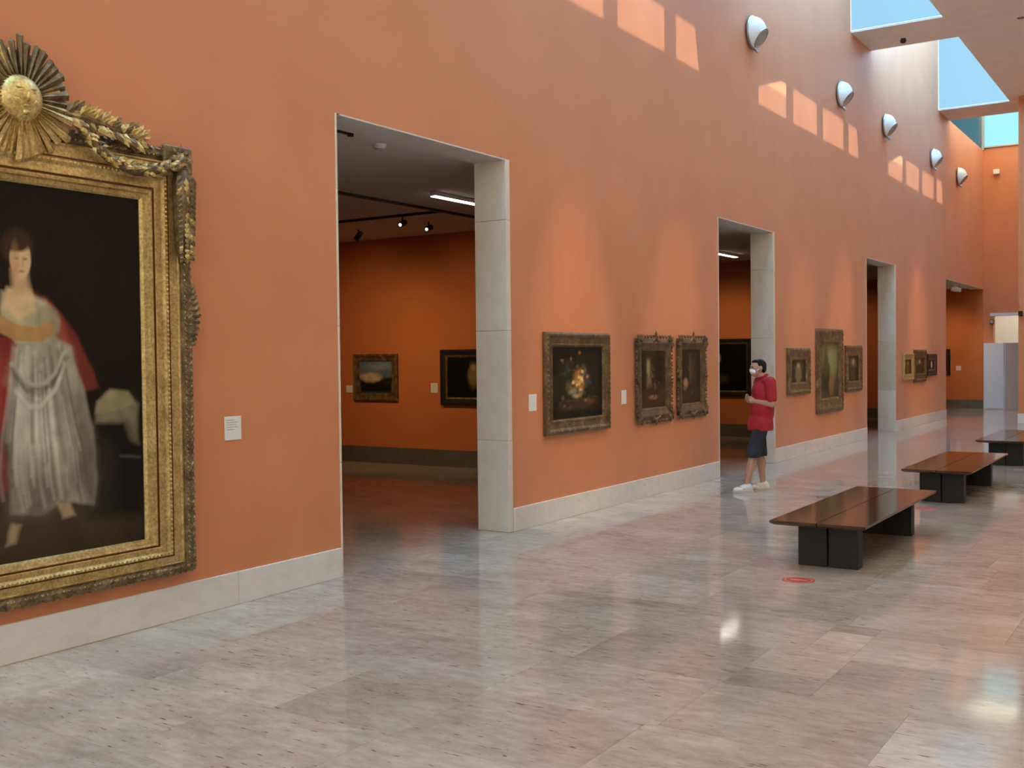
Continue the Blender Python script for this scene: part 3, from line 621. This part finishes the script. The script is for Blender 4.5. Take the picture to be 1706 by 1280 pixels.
# pictures hanging inside the galleries (on cross walls facing the camera)
picture('landscape_painting', 'small landscape with pale blue sky in a brown frame inside the first gallery', 0, 1.045, 1.835, .96, .125, 'plain', M_BRONZE,
    [(92, 108, 122), ('poly', ([(0, .5), (1, .55), (1, 1), (0, 1)], (30, 26, 20), .08)), ('ell', (.35, .5, .3, .14, (190, 170, 140), .7)), ('ell', (.6, .15, .4, .12, (120, 134, 146), .8)), ('ell', (.9, .6, .2, .1, (44, 38, 24), .6))], loc=(-11.77, 13.946, 1.045), rz=0)
picture('dark_painting', 'dark picture in a broad black frame beside the stone jamb, first gallery', 0, .995, 1.888, 1.06, .13, 'black', M_BLACKFRAME,
    [(20, 18, 15), ('ell', (.62, .45, .12, .3, (120, 104, 66), .6)), ('ell', (.62, .25, .07, .08, (150, 120, 80), .5))], loc=(-9.86, 13.946, .995), rz=0)
picture('dark_portrait', 'large black portrait with a pale face seen through the second doorway', 0, .87, 2.10, 1.75, .12, 'black', M_BLACKFRAME,
    [(12, 11, 10), ('ell', (.57, .3, .05, .12, (150, 126, 92), .5)), ('ell', (.60, .75, .14, .1, (62, 58, 50), .8)), ('ell', (.53, .62, .03, .05, (110, 92, 70), .6))], loc=(-8.99, 21.896, .87), rz=0)
picture('small_painting', 'narrow dark picture at the left edge of the far end opening', 0, 1.045, 1.862, .62, .09, 'black', M_BLACKFRAME, [(40, 26, 16), ('ell', (.5, .5, .3, .3, (66, 44, 26), .6))], loc=(-7.12, 35.966, 1.045), rz=0)

# wall labels
def label_card(label, loc, rz, wd, h, lines=0):
    t = thing('wall_label', label, 'label', loc, rz); MB().cbox(-wd/2, wd/2, -.008, 0, 0, h, .002).build('card', M_CARD, t)
    if lines:
        b = MB()
        for k in range(lines): b.box(-wd*.4, -wd*.4+wd*random.uniform(.45, .78), -.0092, -.0075, h*(.84-k*.1), h*(.84-k*.1)+h*.028)
        tag(b.build('printed_lines', M_INK, t), kind='stuff')
label_card('white printed label card on the wall right of the big portrait', (WX+.001, 5.342, 1.183), PI/2, .155, .168, 5)
label_card('pale label card left of the flower still life', (WX+.001, 9.405, 1.195), PI/2, .145, .172)
label_card('pale label card between the still life and the rococo pair', (WX+.001, 11.465, 1.18), PI/2, .13, .165)
label_card('small faint label left of the landscape inside the first gallery', (-12.37, 13.949, 1.18), 0, .14, .125)
label_card('small pale label left of the black framed picture inside the first gallery', (-10.545, 13.949, 1.19), 0, .14, .16)
label_card('small pale label on the far end wall inside the last opening', (-6.57, 35.969, 1.19), 0, .15, .14)

# ------------------------------------------------------------------ white wall lamps up on the long wall
def wall_lamp(name, label, y, z):
    t = thing(name, label, 'lamp', (WX, y, z), PI/2, 'white wall lamps high on the long wall')
    T = Matrix.Rotation(PI/2, 4, 'X')
    MB().lathe([(0, 0), (.12, 0), (.12, .03), (.0, .03)], T, 24).build('wall_plate', M_STEEL, t)
    bm = bmesh.new(); bmesh.ops.create_uvsphere(bm, u_segments=32, v_segments=20, radius=.235)
    for v in bm.verts: v.co.y *= .86
    geo = lambda: bm.verts[:]+bm.edges[:]+bm.faces[:]
    bmesh.ops.bisect_plane(bm, geom=geo(), plane_co=(0, 0, 0), plane_no=(0, 1, 0), clear_outer=True)
    nn = Vector((0, -.80, -.60)); pc = nn*.165
    bmesh.ops.bisect_plane(bm, geom=geo(), plane_co=pc, plane_no=nn, clear_outer=True)
    bmesh.ops.translate(bm, verts=bm.verts, vec=(0, -.045, 0)); MB().bm(bm).build('dome', M_ENAMEL, t, True)
    TL = Matrix.Translation(pc+Vector((0, -.045, 0))) @ nn.to_track_quat('Z', 'Y').to_matrix().to_4x4()
    MB().lathe([(.145, -.012), (.155, .004), (.14, .010), (.13, -.01)], TL, 28).build('lens_ring', M_STEEL, t, True)
    MB().lathe([(0, -.01), (.14, -.004)], TL, 28).build('lens', M_LENS, t)
    MB().lathe([(.235, .03), (.248, .03), (.248, .06), (.232, .06)], T, 32).build('rim', M_STEEL, t, True)
    MB().tube([(0, -.03, -.2), (0, -.10, -.27), (0, -.12, -.31)], [.03, .028, .02], 10).build('bracket', M_STEEL, t)
    return t
for (y, wh) in ((15.79, 'nearest and largest of the row'), (20.48, 'second of the row, before the first roof beam'), (23.84, 'third of the row, just past the first roof beam'), (28.56, 'fourth of the row, before the second roof beam'), (31.89, 'farthest and smallest of the row')):
    wall_lamp('wall_lamp', 'white dome wall lamp, '+wh, y, 6.64)

# ------------------------------------------------------------------ benches
def bench(label, y0):
    t = thing('gallery_bench', label, 'bench', (-2.61, y0+1.3, 0), 0, 'dark wooden benches down the hall')
    st = empty('seat'); st.parent = t
    for x0, x1 in ((-.385, -.004), (.004, .385)):
        # board with an under-cut edge
        mb = MB(); z1, z0 = .40, .362; c = .03
        outx0, outx1 = x0, x1; lo0, lo1 = (x0+c if x0 < -.1 else x0), (x1-c if x1 > .1 else x1)
        v = [(outx0, -1.3, z1), (outx1, -1.3, z1), (outx1, 1.3, z1), (outx0, 1.3, z1), (outx0, -1.3, z1-.02), (outx1, -1.3, z1-.02), (outx1, 1.3, z1-.02), (outx0, 1.3, z1-.02), (lo0, -1.3+c, z0), (lo1, -1.3+c, z0), (lo1, 1.3-c, z0), (lo0, 1.3-c, z0)]
        mb.add(v, [(0, 1, 2, 3), (0, 4, 5, 1), (1, 5, 6, 2), (2, 6, 7, 3), (3, 7, 4, 0), (4, 8, 9, 5), (5, 9, 10, 6), (6, 10, 11, 7), (7, 11, 8, 4), (8, 11, 10, 9)])
        mb.build('seat_board', M_WOOD, st)
    for ya in (-1.0, .86):
        for x0, x1 in ((-.245, -.006), (.006, .245)):
            MB().cbox(x0, x1, ya, ya+.14, 0, .363, .004).build('leg', M_LEG, t)
    for x in (-.16, .16): MB().box(x-.03, x+.03, -.862, .862, .27, .363).build('under_rail', M_LEG, t)
bench('dark wooden bench nearest the camera, red floor disc in front of it', 8.46)
bench('dark wooden bench in the middle of the row of three', 12.95)
bench('dark wooden bench farthest away, cut by the right picture edge', 17.72)

# red floor discs
def floor_disc(label, x, y):
    t = thing('floor_sticker', label, 'sticker', (x, y, 0), 0, 'round red floor stickers')
    MB().lathe([(0, .0012), (.122, .0012), (.125, 0)][::-1], Matrix(), 40).build('disc', M_STICK, t)
    b = MB(); b.box(-.065, .065, -.012, .012, .0012, .0017); b.build('printed_bar', M_STICKIN, t)
    MB().lathe([(.098, .0012), (.098, .0017), (.106, .0017), (.106, .0012)], Matrix(), 40).build('printed_ring', M_STICKIN, t)
floor_disc('round red floor sticker in front of the nearest bench', -2.655, 8.15)
floor_disc('round red floor sticker between the first and second benches', -2.655, 12.62)

# small fittings on ceiling and end wall
t = thing('ceiling_sensor', 'small dark round sensor under the first visible roof beam', 'sensor', (-5.1, 22.3, ZC))
MB().lathe([(0, 0), (.05, 0), (.05, -.02), (0, -.02)], Matrix(), 16).build('base', M_BLACK, t); MB().ball((0, 0, -.045), (.06, .06, .05), 2).build('dome', M_BLACK, t, True)
t = thing('wall_floodlight', 'small cream floodlight box high on the end wall', 'lamp', (-5.46, 36, 7.22))
MB().cbox(-.09, .09, -.16, -.02, 0, .14, .012).build('housing', M_CREAM, t); MB().box(-.03, .03, -.02, 0, .03, .11).build('bracket', M_STEEL, t); MB().box(-.07, .07, -.15, -.03, -.012, 0).build('lens', M_STEEL, t)
t = thing('exit_box', 'small dark grey box at the top left of the end doorway', 'fitting', (-5.59, 35.97, 2.62)); MB().cbox(-.06, .06, -.12, 0, 0, .14, .01).build('housing', M_LEG, t); MB().box(-.045, .045, -.124, -.119, .02, .12).build('face_plate', M_STEEL, t)
t = thing('wall_camera', 'small dark camera on the corner of the right-hand wall', 'camera', (-3.86, 28.9, 2.62)); MB().cbox(-.03, .06, -.12, 0, 0, .13, .01).build('housing', M_LEG, t); MB().lathe([(.0, 0), (.02, 0), (.02, .02), (0, .02)], Matrix.Translation((.02, -.12, .06)) @ Matrix.Rotation(PI/2, 4, 'X'), 12).build('lens', M_BLACK, t)

# ------------------------------------------------------------------ recessed ceiling spots that wash the pictures
def aim(o, tgt): o.rotation_euler = (Vector(tgt)-o.matrix_world.translation if False else Vector(tgt)-Vector(o.location)).to_track_quat('-Z', 'Y').to_euler()
def spot(name, loc, tgt, power, ang, blend, col, size=.05):
    d = bpy.data.lights.new(name, 'SPOT'); d.energy = power; d.spot_size = math.radians(ang); d.spot_blend = blend; d.color = col; d.shadow_soft_size = size
    o = bpy.data.objects.new(name, d); COL.objects.link(o); o.location = loc; aim(o, tgt); return o
WARM = (1, .64, .26)
for y in (22.2,):
    t = thing('ceiling_spotlight', 'small dark recessed spotlight in the flat ceiling at the top right', 'spotlight', (-2.96, y, ZC))
    MB().lathe([(.03, -.002), (.05, -.008), (.06, -.004), (.062, 0)], Matrix(), 20).build('bezel', M_BLACK, t, True); MB().lathe([(0, -.003), (.032, -.003)], Matrix(), 16).build('lens', M_STEEL, t)
for y, tgt, p, ang in ((6.1, (WX, 3.7, 1.7), 150, 24), (10.1, (WX, 10.33, 1.62), 1150, 20), (14.15, (WX, 12.85, 1.6), 900, 20), (18.2, (WX, 18.2, 1.6), 640, 20), (22.2, (WX, 20.4, 1.6), 950, 22), (26.2, (WX, 27.1, 1.6), 1150, 26)):
    spot('picture_spot', (-2.96, y, ZC-.03), tgt, p, ang, 1.0, WARM)

# ------------------------------------------------------------------ gallery lighting: track, spot heads, light strips
def track(label, a, b_):
    a, b_ = Vector(a), Vector(b_); d = b_-a; t = thing('lighting_track', label, 'track', a, math.atan2(d.y, d.x))
    MB().box(0, d.length, -.018, .018, -.035, 0).build('rail', M_BLACK, t); MB().box(-.03, .0, -.022, .022, -.04, 0).build('end_cap', M_BLACK, t)
track('black lighting track along the first gallery ceiling', (-8.72, 6.6, ZR), (-8.72, 13.2, ZR))
track('black lighting track farther back across the first gallery ceiling', (-12.6, 11.75, ZR), (-8.74, 11.75, ZR))
def spot_head(label, loc, tgt, power, ang, lit=True):
    t = thing('track_spotlight', label, 'spotlight', loc, 0, 'track spotlights of the first gallery')
    MB().tube([(0, 0, -.035), (0, 0, -.10)], .012, 8).build('stem', M_BLACK, t)
    d = (Vector(tgt)-(Vector(loc)+Vector((0, 0, -.13)))).normalized(); c = Vector((0, 0, -.13))
    MB().tube([c-d*.07, c+d*.07], .042, 16).build('barrel', M_BLACK, t)
    MB().tube([c+d*.072, c+d*.076], .022, 16).build('lens', M_BULB if lit else M_STEEL, t)
    if power:
        o = spot('track_spot', Vector(loc)+c+d*.10, tgt, power, ang, 1.0, (1, .66, .32))
spot_head('lit black spotlight on the first gallery ceiling, left of the two glowing ones', (-9.40, 11.75, ZR), (-8.6, 6.6, 1.7), 0, 60)
spot_head('lit black spotlight on the first gallery ceiling, right of the two glowing ones', (-9.44, 12.4, ZR), (-8.4, 6.6, 1.7), 0, 60)
spot_head('unlit black spotlight on the first gallery ceiling, far left', (-10.86, 12.5, ZR), (-12.9, 12.5, 1.5), 0, 60, False)
spot('gallery_spot', (-11.3, 10.9, 3.65), (-11.77, 13.95, 1.35), 150, 80, 1, (1, .66, .32)); spot('gallery_spot', (-9.7, 10.9, 3.65), (-9.95, 13.95, 1.35), 135, 80, 1, (1, .66, .32))
for nm, a, b_, p, col in (('gallery_spot', (-8.2, 19.5, 3.6), (-8.7, 21.9, 1.5), 130, (1, .66, .32)), ('gallery_spot', (-8, 27, 3.6), (-8, 29.85, 1.4), 90, (1, .6, .3)), ('gallery_spot', (-6.9, 33.6, 3.55), (-6.75, 36, 1.4), 130, (1, .7, .4))): spot(nm, a, b_, p, 75, 1, col)
def strip(label, loc, ln, rz):
    t = thing('ceiling_strip_light', label, 'lamp', loc, rz); MB().cbox(-.05, .05, -ln/2-.02, ln/2+.02, -.05, 0, .006).build('housing', M_ENAMEL, t); MB().box(-.04, .04, -ln/2, ln/2, -.058, -.05).build('diffuser', M_TUBE, t)
strip('glowing white strip light on the first gallery ceiling', (-7.84, 10.95, ZR), 1.1, 0)
strip('glowing white strip light on the second gallery ceiling', (-7.94, 20.0, ZR), 1.1, 0)
t = thing('smoke_detector', 'round white smoke detector on the ceiling inside the tall doorway', 'detector', (-6.52, 7.82, ZR)); MB().lathe([(0, -.045), (.035, -.045), (.06, -.03), (.07, 0)], Matrix(), 20).build('body', M_ENAMEL, t, True); MB().lathe([(.04, -.046), (.045, -.046), (.045, -.043), (.04, -.043)], Matrix(), 20).build('vent_ring', M_STEEL, t)
t = thing('lighting_bracket', 'short thin dark track end on the ceiling inside the tall doorway', 'track', (-6.40, 7.0, ZR)); MB().box(-.012, .012, -.15, .26, -.02, 0).build('rail', M_BLACK, t); MB().box(-.02, .02, .26, .30, -.03, 0).build('end_cap', M_BLACK, t)
t = thing('projector_spotlight', 'white twin spotlight under the lintel of the far end opening', 'spotlight', (-6.02, 32.6, ZD-.012))
MB().box(-.03, .03, -.3, .3, -.04, 0).build('rail', M_ENAMEL, t)
for y in (-.2, .18): MB().tube([(0, y, -.04), (0, y, -.12)], .015, 8).build('stem', M_ENAMEL, t); MB().tube([(-.09, y-.03, -.15), (.09, y+.03, -.17)], .06, 14).build('barrel', M_ENAMEL, t)

# ------------------------------------------------------------------ the man in red
def blob(parts, vox, smooth=6, fac=.5):
    # parts: tapered capsules (p, q, r0, r1[, squash vec]) or balls (c, r3[, rot]) fused into one continuous skin
    mb = MB()
    for p in parts:
        if p[0] == 'c':
            _, a, b_, r0, r1 = p[:5]; a, b_ = Vector(a), Vector(b_); d = b_-a; n = 7; pts = []; rr = []
            for k in range(4): t = k/4; pts.append(a-d.normalized()*r0*math.cos(t*PI/2)); rr.append(max(.001, r0*math.sin(t*PI/2)))
            for k in range(n): pts.append(a+d*k/(n-1)); rr.append(r0+(r1-r0)*k/(n-1))
            for k in range(1, 5): t = k/4; pts.append(b_+d.normalized()*r1*math.sin(t*PI/2)); rr.append(max(.001, r1*math.cos(t*PI/2)))
            mb.tube(pts, rr, 14)
        else: mb.ball(p[1], p[2], 3, Euler(p[3]).to_matrix().to_4x4() if len(p) > 3 else None)
    me = mb.mesh('tmp', fix=True); o = bpy.data.objects.new('tmp', me); COL.objects.link(o)
    r_ = o.modifiers.new('r', 'REMESH'); r_.mode = 'VOXEL'; r_.voxel_size = vox
    s_ = o.modifiers.new('s', 'SMOOTH'); s_.iterations = smooth; s_.factor = fac
    dg = bpy.context.evaluated_depsgraph_get(); me2 = bpy.data.meshes.new_from_object(o.evaluated_get(dg)); bpy.data.objects.remove(o); me2.materials.clear(); return me2
HEAD = math.atan2(-.64, -.77)
man = thing('person', 'man in red polo shirt, navy shorts and white mask by the second doorway', 'person', (-4.86, 13.24, 0), HEAD)
sh = {1: (-.125, .185, 1.40), -1: (-.115, -.185, 1.40)}; el = {1: (-.135, .24, 1.12), -1: (-.12, -.23, 1.12)}; wr = {1: (.03, .10, 1.155), -1: (.045, -.06, 1.165)}
hip = {1: (-.045, .09, .86), -1: (-.055, -.09, .86)}; kn = {1: (.075, .10, .47), -1: (-.085, -.095, .46)}; an = {1: (.165, .105, .085), -1: (-.13, -.10, .085)}
B = [('c', (-.05, 0, .90), (-.075, 0, 1.02), .12, .115), ('b', (-.06, 0, .90), (.125, .17, .11)), ('b', (-.085, 0, 1.05), (.12, .155, .16)), ('b', (-.105, 0, 1.27), (.125, .175, .16)), ('c', (-.12, -.12, 1.40), (-.12, .12, 1.40), .06, .06),
     ('c', (-.11, 0, 1.40), (-.06, 0, 1.50), .06, .055),
     ('b', (-.035, 0, 1.595), (.098, .074, .090)), ('b', (0, 0, 1.54), (.062, .056, .072)), ('c', (.03, 0, 1.50), (-.015, 0, 1.51), .026, .04), ('c', (.057, 0, 1.585), (.074, 0, 1.556), .010, .015), ('b', (.053, 0, 1.607), (.014, .045, .010)), ('c', (.047, -.018, 1.523), (.047, .018, 1.523), .010, .010)]
for s in (1, -1):
    B += [('c', sh[s], el[s], .052, .040), ('c', el[s], wr[s], .042, .028), ('c', hip[s], kn[s], .085, .056), ('c', kn[s], an[s], .053, .036),
          ('b', tuple(Vector(kn[s]).lerp(Vector(an[s]), .3)+Vector((-.018, 0, 0))), (.05, .05, .10)), ('b', (-.043, s*.078, 1.578), (.022, .012, .032))]
    a = Vector(an[s]); B += [('c', a+Vector((-.04, 0, -.045)), a+Vector((.13, 0, -.055)), .034, .026), ('b', a+Vector((.05, 0, -.035)), (.09, .04, .035))]
    w0 = Vector(wr[s]); fw_ = (Vector((.115, .015*s, 1.175 if s > 0 else 1.20))-w0).normalized()   # hand: palm, four fingers and a thumb
    palm = w0+fw_*.055; B += [('c', w0, palm+fw_*.02, .026, .03), ('b', palm, (.045, .022, .04))]
    side = Vector((0, 0, 1)); inn = Vector((0, -s, 0))
    for k, ln in enumerate((.036, .042, .039, .031)):
        k0 = palm+fw_*.035+side*(.027-k*.018); k1 = k0+fw_*ln*.7+inn*.010; k2 = k1+fw_*ln*.25+inn*ln*.75
        B += [('c', k0, k1, .0095, .0088), ('c', k1, k2, .0088, .0075)]
    t0 = palm-fw_*.015+side*.03; B += [('c', t0, t0+fw_*.035+side*.018+inn*.01, .012, .010), ('c', t0+fw_*.035+side*.018+inn*.01, t0+fw_*.062+side*.012+inn*.02, .010, .008)]
body = link('body', blob(B, .0062, 3), M_SKIN, man, True)
shirt = [('b', (-.105, 0, 1.27), (.150, .196, .17)), ('b', (-.082, 0, 1.05), (.154, .198, .25)), ('b', (-.060, 0, .84), (.160, .212, .22)), ('c', (-.12, -.14, 1.395), (-.12, .14, 1.395), .074, .074), ('b', (-.165, 0, 1.30), (.09, .15, .13)), ('c', (-.115, 0, 1.41), (-.085, 0, 1.46), .072, .062)]
for s in (1, -1):
    e = Vector(sh[s]).lerp(Vector(el[s]), .72); shirt += [('c', sh[s], e, .076, .066)]
sm = blob(shirt, .011, 5)
def cut(me, z0):   # trim the hem flat
    bm = bmesh.new(); bm.from_mesh(me); bmesh.ops.bisect_plane(bm, geom=bm.verts[:]+bm.edges[:]+bm.faces[:], plane_co=(0, 0, z0), plane_no=(0, 0, 1), clear_inner=True); bmesh.ops.holes_fill(bm, edges=[e for e in bm.edges if e.is_boundary]); bm.to_mesh(me); bm.free()
cut(sm, .785); link('polo_shirt', sm, M_RED, man, True)
cl = MB(); cl.tube([(-.085+.068*math.cos(a), .066*math.sin(a), 1.472+.024*math.cos(a+PI)) for a in [2*PI*k/16 for k in range(17)]], .014, 8); cl.build('collar', M_RED, man, True)
shorts = [('b', (-.06, 0, .87), (.142, .178, .12))]
for s in (1, -1):
    k = Vector(hip[s]).lerp(Vector(kn[s]), .97); shorts += [('c', hip[s], k, .096, .098)]
sm = blob(shorts, .011, 5); cut(sm, .445); link('shorts', sm, M_NAVY, man, True)
hair = [('b', (-.055, 0, 1.612), (.088, .081, .082)), ('b', (-.085, 0, 1.572), (.058, .070, .065)), ('b', (-.005, 0, 1.662), (.055, .056, .026))]
link('hair', blob(hair, .006, 3), M_HAIR, man, True)
mk = [('b', (.030, 0, 1.537), (.044, .056, .040)), ('b', (.058, 0, 1.547), (.024, .024, .027))]
mo = link('face_mask', blob(mk, .006, 3), M_MASK, man, True)
for s in (1, -1): MB().tube([(.005, s*.058, 1.55), (-.025, s*.076, 1.575), (-.05, s*.082, 1.585)], .004, 6).build('ear_loop', M_MASK, mo); MB().ball((.049, s*.032, 1.592), (.010, .013, .009), 2).build('eye', M_EYE, man, True)
for s in (1, -1):
    a = Vector(an[s]); sh_ = [('c', a+Vector((-.045, 0, -.042)), a+Vector((.145, 0, -.052)), .042, .032), ('b', a+Vector((-.012, 0, -.012)), (.058, .05, .052)), ('c', a+Vector((.0, 0, -.015)), a+Vector((.09, 0, -.042)), .046, .036), ('b', a+Vector((.10, 0, -.048)), (.075, .048, .036))]
    me = blob(sh_, .007, 4); cut(me, .008); so = link('shoe', me, M_SHOE, man, True)
    MB().prism([(a.x-.09, a.y-.03), (a.x-.05, a.y-.045), (a.x+.06, a.y-.047), (a.x+.13, a.y-.05), (a.x+.18, a.y-.025), (a.x+.18, a.y+.025), (a.x+.13, a.y+.05), (a.x+.06, a.y+.047), (a.x-.05, a.y+.045), (a.x-.09, a.y+.03)], 2, .0, .022).build('sole', M_SOLE, so)
